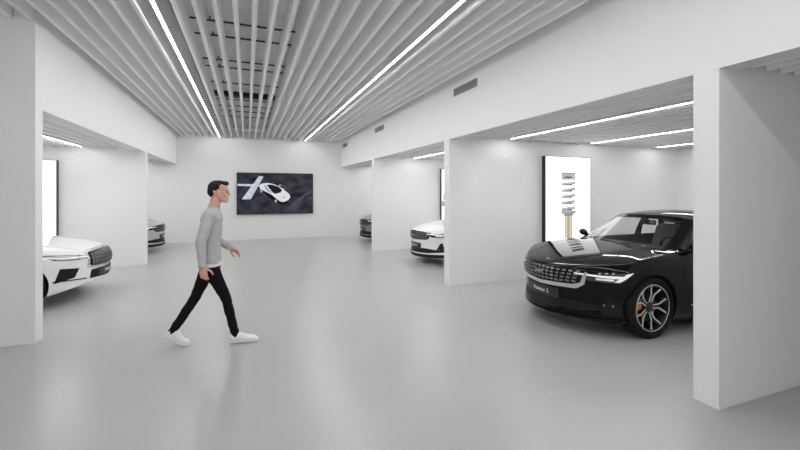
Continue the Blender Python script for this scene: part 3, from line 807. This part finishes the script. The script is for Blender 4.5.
def put(kind, name, paint, nx, ny, deg, label, **k):
    c, a = front_at(nx, ny, deg); return car(kind, name, paint, c, a, label, **k)
put('hatch', 'hatchback_car', 'black', 3.505, 4.13, 178, steer=.03, label='glossy black electric hatchback in the nearest bay, orange brake caliper')
put('hatch', 'hatchback_car', 'white', 3.70, 8.74, 180, label='white electric hatchback half hidden behind the right hand partition')
put('hatch', 'hatchback_car', 'graphite', 3.60, 13.1, 180, label='dark grey hatchback nose behind the farthest right partition')
put('coupe', 'coupe_car', 'white', -2.16, 7.95, 0, label='white coupe with barred grille in the left bay')
put('hatch', 'hatchback_car', 'silver', -2.2, 13.1, 0, label='silver grey car nose showing behind the far left partition')
# ------------------------------------------------------------------ walking person
from mathutils import noise as mnoise
O = Vector((-.40, 4.88, 0))
CM.update({
 'skin': mat('skin', (.62, .33, .26), .5, noise=.05, nscale=20),
 'hair': mat('dark_brown_hair', (.014, .009, .007), .7, spec=.2, noise=.4, nscale=60, bump=.6),
 'sweater': mat('light_grey_knit', (.44, .44, .445), .9, noise=.06, nscale=120, bump=.3),
 'trouser': mat('black_cotton', (.008, .008, .009), .9, spec=.1, noise=.2, nscale=60, bump=.1),
 'shoe': mat('white_leather', (.78, .78, .78), .45, noise=.02), 'sole': mat('white_rubber', (.7, .7, .7), .6, noise=.02),
 'eye': mat('dark_eye', (.03, .02, .015), .2), 'lip': mat('lip', (.45, .16, .14), .5), 'shirt': mat('white_shirt', (.75, .75, .75), .8, noise=.02),
})
def ell(bm, c, r, rot=None, seg=24):
    a = bmesh.ops.create_uvsphere(bm, u_segments=seg, v_segments=seg//2, radius=1)
    for v in a['verts']:
        p = Vector((v.co.x*r[0], v.co.y*r[1], v.co.z*r[2]))
        if rot: p.rotate(rot)
        v.co = p + Vector(c)
def limb(bm, pts, rs):
    for i in range(len(pts)-1):
        tube(bm, [pts[i], pts[i+1]], 0, 18, True, [rs[i], rs[i+1]], up=(0, 1, 0))
    for p, r in zip(pts, rs): ell(bm, p, (r, r, r), seg=20)
def loft(bm, secs, n=32):
    """secs: (cx,cy,z,rx,ry)"""
    rings = []
    for cx, cy, z, rx, ry in secs:
        rings.append([bm.verts.new((cx+rx*math.cos(2*PI*k/n), cy+ry*math.sin(2*PI*k/n), z)) for k in range(n)])
    for a, b in zip(rings, rings[1:]):
        for k in range(n): bm.faces.new((a[k], a[(k+1) % n], b[(k+1) % n], b[k]))
    bm.faces.new(rings[0][::-1]); bm.faces.new(rings[-1])
def fuse(name, bm, m, parent, vox, sm=3, disp=None):
    bmesh.ops.recalc_face_normals(bm, faces=bm.faces)
    me = evaluated(bm, [('REMESH', dict(mode='VOXEL', voxel_size=vox)), ('SMOOTH', dict(factor=.6, iterations=sm))])
    me.materials.clear()
    if disp:
        bm = bmesh.new(); bm.from_mesh(me); bm.normal_update()
        mv = [(v, v.normal.copy()*disp(v.co)) for v in bm.verts]
        for v, d in mv: v.co += d
        bm.to_mesh(me); bm.free()
    me.transform(Matrix.Translation(-O)); me.name = name
    return link(name, me, m, parent, 180)
person = empty('person', O); tag(person, 'person in grey sweater, black trousers and white sneakers striding to the right', 'person')
Yr, Yl = 4.80, 4.96
bm = bmesh.new()
# torso, neck, limbs
loft(bm, [(-.385, 4.88, .88, .06, .12), (-.385, 4.88, .95, .08, .135), (-.38, 4.88, 1.08, .085, .13), (-.37, 4.88, 1.28, .09, .155), (-.365, 4.88, 1.42, .08, .155), (-.355, 4.88, 1.49, .05, .08)])
limb(bm, [(-.352, 4.88, 1.45), (-.322, 4.88, 1.62)], [.060, .054])
RL_ = [(-.38, Yr, .90), (-.215, Yr, .505), (-.125, Yr, .10)]; LL_ = [(-.39, Yl, .90), (-.535, 4.95, .515), (-.745, 4.93, .185)]
limb(bm, RL_, [.058, .042, .030]); limb(bm, LL_, [.058, .042, .030])
limb(bm, [(-.125, Yr, .075), (.03, Yr, .045)], [.028, .018]); limb(bm, [(-.76, 4.93, .14), (-.68, 4.93, .065)], [.028, .018])
RA = [(-.375, 4.70, 1.42), (-.455, 4.63, 1.15), (-.435, 4.605, .90)]; LA = [(-.36, 5.06, 1.42), (-.405, 5.12, 1.155), (-.185, 5.05, 1.035)]
limb(bm, RA, [.045, .034, .026]); limb(bm, LA, [.045, .034, .026])
# head
loft(bm, [((f+b)/2, 4.88, z, (f-b)/2, w) for z, f, b, w in ((1.566, -.212, -.245, .022), (1.576, -.202, -.275, .038), (1.60, -.203, -.325, .053), (1.63, -.204, -.362, .061), (1.66, -.206, -.384, .067), (1.69, -.207, -.397, .072), (1.715, -.202, -.402, .076), (1.74, -.204, -.401, .077), (1.765, -.214, -.392, .073), (1.785, -.234, -.375, .060), (1.80, -.268, -.345, .034))])
ell(bm, (-.215, 4.88, 1.585), (.020, .026, .018)); ell(bm, (-.212, 4.88, 1.706), (.016, .050, .012))
limb(bm, [(-.203, 4.88, 1.700), (-.186, 4.88, 1.658)], [.0095, .0135]); ell(bm, (-.192, 4.88, 1.652), (.013, .019, .009))
ell(bm, (-.205, 4.88, 1.617), (.012, .024, .011))
for s in (-1, 1):
    ell(bm, (-.296, 4.88+s*.076, 1.668), (.018, .009, .031), Matrix.Rotation(.2, 3, 'Y')); ell(bm, (-.232, 4.88+s*.042, 1.648), (.022, .018, .024))
def hand(bm, w, d, nrm, curl, thumb):
    w = Vector(w); d = Vector(d).normalized(); nrm = Vector(nrm); nrm = (nrm-d*nrm.dot(d)).normalized(); s = d.cross(nrm).normalized()*thumb
    R3 = Matrix((d, s, nrm)).transposed()
    ell(bm, w+d*.048, (.052, .040, .016), R3); ell(bm, w+d*.035+s*.018, (.04, .024, .018), R3); limb(bm, [w-d*.03, w+d*.015], [.026, .024])
    for k, (o, L) in enumerate(((.030, .070), (.010, .078), (-.010, .073), (-.029, .058))):
        p = w+d*(.085-.004*abs(k-1))+s*o; pts = [p-d*.02, p]; a = curl[k]*.5; seg = (.45, .31, .24)
        for i in range(3):
            dd = d*math.cos(a)+nrm*math.sin(a)+s*o*1.2; p = p+dd.normalized()*L*seg[i]; pts.append(p); a += curl[k]
        limb(bm, pts, [.0098, .0095, .0088, .0082, .0072])
    p = w+d*.025+s*.032; pts = [p]; 
    for (x, y, z), L in (((.55, .75, .25), .04), ((.8, .45, .35), .032), ((.95, .1, .35), .026)):
        p = p+(d*x+s*y+nrm*z).normalized()*L; pts.append(p)
    limb(bm, pts, [.014, .0115, .0098, .0085])
hand(bm, RA[2], (.14, .02, -1), (.25, 1, 0), (.35, .40, .45, .5), 1)
hand(bm, LA[2], (.80, -.05, -.55), (-.5, -.6, -.6), (.30, .35, .4, .45), 1)
body = fuse('body', bm, CM['skin'], person, .0045, 4)
# hair
bm = bmesh.new()
ell(bm, (-.318, 4.88, 1.740), (.090, .083, .074)); ell(bm, (-.292, 4.88, 1.774), (.080, .070, .038)); ell(bm, (-.362, 4.88, 1.695), (.052, .068, .068)); ell(bm, (-.250, 4.88, 1.778), (.058, .066, .030)); ell(bm, (-.222, 4.88, 1.782), (.030, .050, .024))
fuse('hair', bm, CM['hair'], person, .006, 2, lambda p: .006*mnoise.noise(p*45)+.003*mnoise.noise(p*110))
for s in (-1, 1):
    bm = bmesh.new(); ell(bm, Vector((-.209, 4.88+s*.031, 1.682))-O, (.007, .011, .007), seg=12); build('eye', bm, CM['eye'], person, 180)
    bm = bmesh.new(); ell(bm, Vector((-.206, 4.88+s*.034, 1.706))-O, (.010, .018, .004), seg=12); build('eyebrow', bm, CM['hair'], person, 180)
bm = bmesh.new(); ell(bm, Vector((-.199, 4.88, 1.622))-O, (.007, .018, .004), seg=12); ell(bm, Vector((-.200, 4.88, 1.613))-O, (.007, .016, .004), seg=12); build('mouth', bm, CM['lip'], person, 180)
# sweater
bm = bmesh.new()
loft(bm, [(-.385, 4.88, .90, .112, .175), (-.385, 4.88, .925, .116, .180), (-.387, 4.88, 1.0, .116, .180), (-.385, 4.88, 1.12, .110, .172), (-.375, 4.88, 1.27, .118, .188), (-.368, 4.88, 1.39, .112, .198), (-.362, 4.88, 1.455, .092, .155), (-.352, 4.88, 1.50, .064, .080), (-.348, 4.88, 1.515, .060, .066)])
def slv(A, cut, rs):
    a, b, c = [Vector(p) for p in A]; e = b.lerp(c, cut); limb(bm, [a, b, e], rs)
    d = (c-b).normalized(); tube(bm, [b.lerp(c, cut-.12), b.lerp(c, cut+.04)], 0, 20, True, [rs[2]*.94, rs[2]*.9])
slv(RA, .93, [.066, .052, .040]); slv(LA, .90, [.066, .052, .040])
def fold(p):
    q = Vector((p.x*6, p.y*6, p.z*14+p.x*5)); return .008*mnoise.noise(q)+.003*mnoise.noise(p*35)
fuse('sweater', bm, CM['sweater'], person, .008, 4, fold)
bm = bmesh.new(); tube(bm, [Vector((-.355, 4.88, 1.50))-O, Vector((-.343, 4.88, 1.532))-O], 0, 28, True, [.062, .057]); build('collar', bm, CM['sweater'], person, 50)
bm = bmesh.new(); loft(bm, [(.015, 0, .872, .118, .176), (.015, 0, .91, .118, .176)]); build('shirt_hem', bm, CM['shirt'], person, 50)
# trousers
bm = bmesh.new()
loft(bm, [(-.385, 4.88, .80, .095, .150), (-.385, 4.88, .88, .112, .168), (-.385, 4.88, .98, .112, .165)])
def leg(L, rs):
    a, b, c = [Vector(p) for p in L]; limb(bm, [a, a.lerp(b, .5), b, b.lerp(c, .35), b.lerp(c, 1.06)], rs)
leg([(-.38, Yr+.005, .87), RL_[1], RL_[2]], [.088, .070, .054, .052, .045]); leg([(-.39, Yl-.005, .87), LL_[1], LL_[2]], [.088, .070, .054, .052, .045])
def fold2(p):
    return .006*mnoise.noise(Vector((p.x*7, p.y*7, p.z*20)))+.002*mnoise.noise(p*45)
fuse('trousers', bm, CM['trouser'], person, .008, 4, fold2)
# shoes
def shoe(heel, pitch, L, cy):
    """heel: position of the heel's ground corner; foot points +x, pitched nose down"""
    def tr(b):
        for v in b.verts:
            p = Vector(v.co); x, z = p.x, p.z
            toe = .19
            if x > toe and pitch > 0:   # toe box stays flat on the floor
                c, s = math.cos(pitch*.25), math.sin(pitch*.25); dx = x-toe
                bx0, bz0 = toe*math.cos(pitch), -toe*math.sin(pitch); p.x = bx0+dx*c+z*s; p.z = bz0-dx*s+z*c
            else:
                c, s = math.cos(pitch), math.sin(pitch); p.x = x*c+z*s; p.z = -x*s+z*c
            v.co = p + Vector((heel[0], cy, heel[1])) - O
    secs = [(0, .026, .10), (.008, .036, .125), (.04, .041, .135), (.08, .042, .128), (.12, .045, .105), (.16, .049, .086), (.20, .053, .074), (.235, .050, .066), (.265, .040, .056), (.288, .020, .036)]
    k = L/.285
    def sh(z0, zt, gx, gy):
        b = bmesh.new(); n = 16; R = []
        for x, w, h in secs:
            top = h if zt is None else zt
            ring = []
            for i in range(n):
                a = 2*PI*i/n; ca, sa = math.cos(a), math.sin(a); e = .75
                y = (w+gy)*math.copysign(abs(ca)**e, ca); z = z0+(top-z0)/2*(1+math.copysign(abs(sa)**(.8), sa))
                y *= 1-.28*max(0, sa) if zt is None else 1
                ring.append(b.verts.new((((x-.14)*gx+.14)*k, y, z)))
            R.append(ring)
        for p, q in zip(R, R[1:]):
            for i in range(n): b.faces.new((p[i], p[(i+1) % n], q[(i+1) % n], q[i]))
        b.faces.new(R[0][::-1]); b.faces.new(R[-1]); bmesh.ops.subdivide_edges(b, edges=b.edges[:], cuts=1, use_grid_fill=True, smooth=.5)
        tr(b); return b
    s = build('shoe', sh(.018, None, 1, 0), CM['shoe'], person, 60)
    build('sole', sh(0, .030, 1.03, .004), CM['sole'], s, 60)
    b = bmesh.new()
    for i in range(4):
        x = .085+i*.023; z = .122-.012*i*1.25
        tube(b, [(x*k, -.020, z-.008), (x*k, 0, z+.003), (x*k, .020, z-.008)], .0035, 6)
    tr(b); build('laces', b, CM['sole'], s, 60)
shoe((-.175, .0), 0, .285, Yr); shoe((-.832, .118), .62, .275, 4.93)
w = bpy.data.worlds.new('world'); SC.world = w; w.use_nodes = True
w.node_tree.nodes['Background'].inputs[0].default_value = (1, 1, 1, 1); w.node_tree.nodes['Background'].inputs[1].default_value = 2.1
vs_ = SC.view_settings; vs_.view_transform = 'Standard'; vs_.look = 'None'; vs_.gamma = 1; vs_.use_curve_mapping = False
vs_.exposure = EXPO
SC.cycles.max_bounces = 10; SC.cycles.diffuse_bounces = 8; SC.cycles.glossy_bounces = 5; SC.cycles.transparent_max_bounces = 12
SC.cycles.use_denoising = True
SC.cycles.sample_clamp_indirect = 8
SC.cycles.sample_clamp_direct = 20
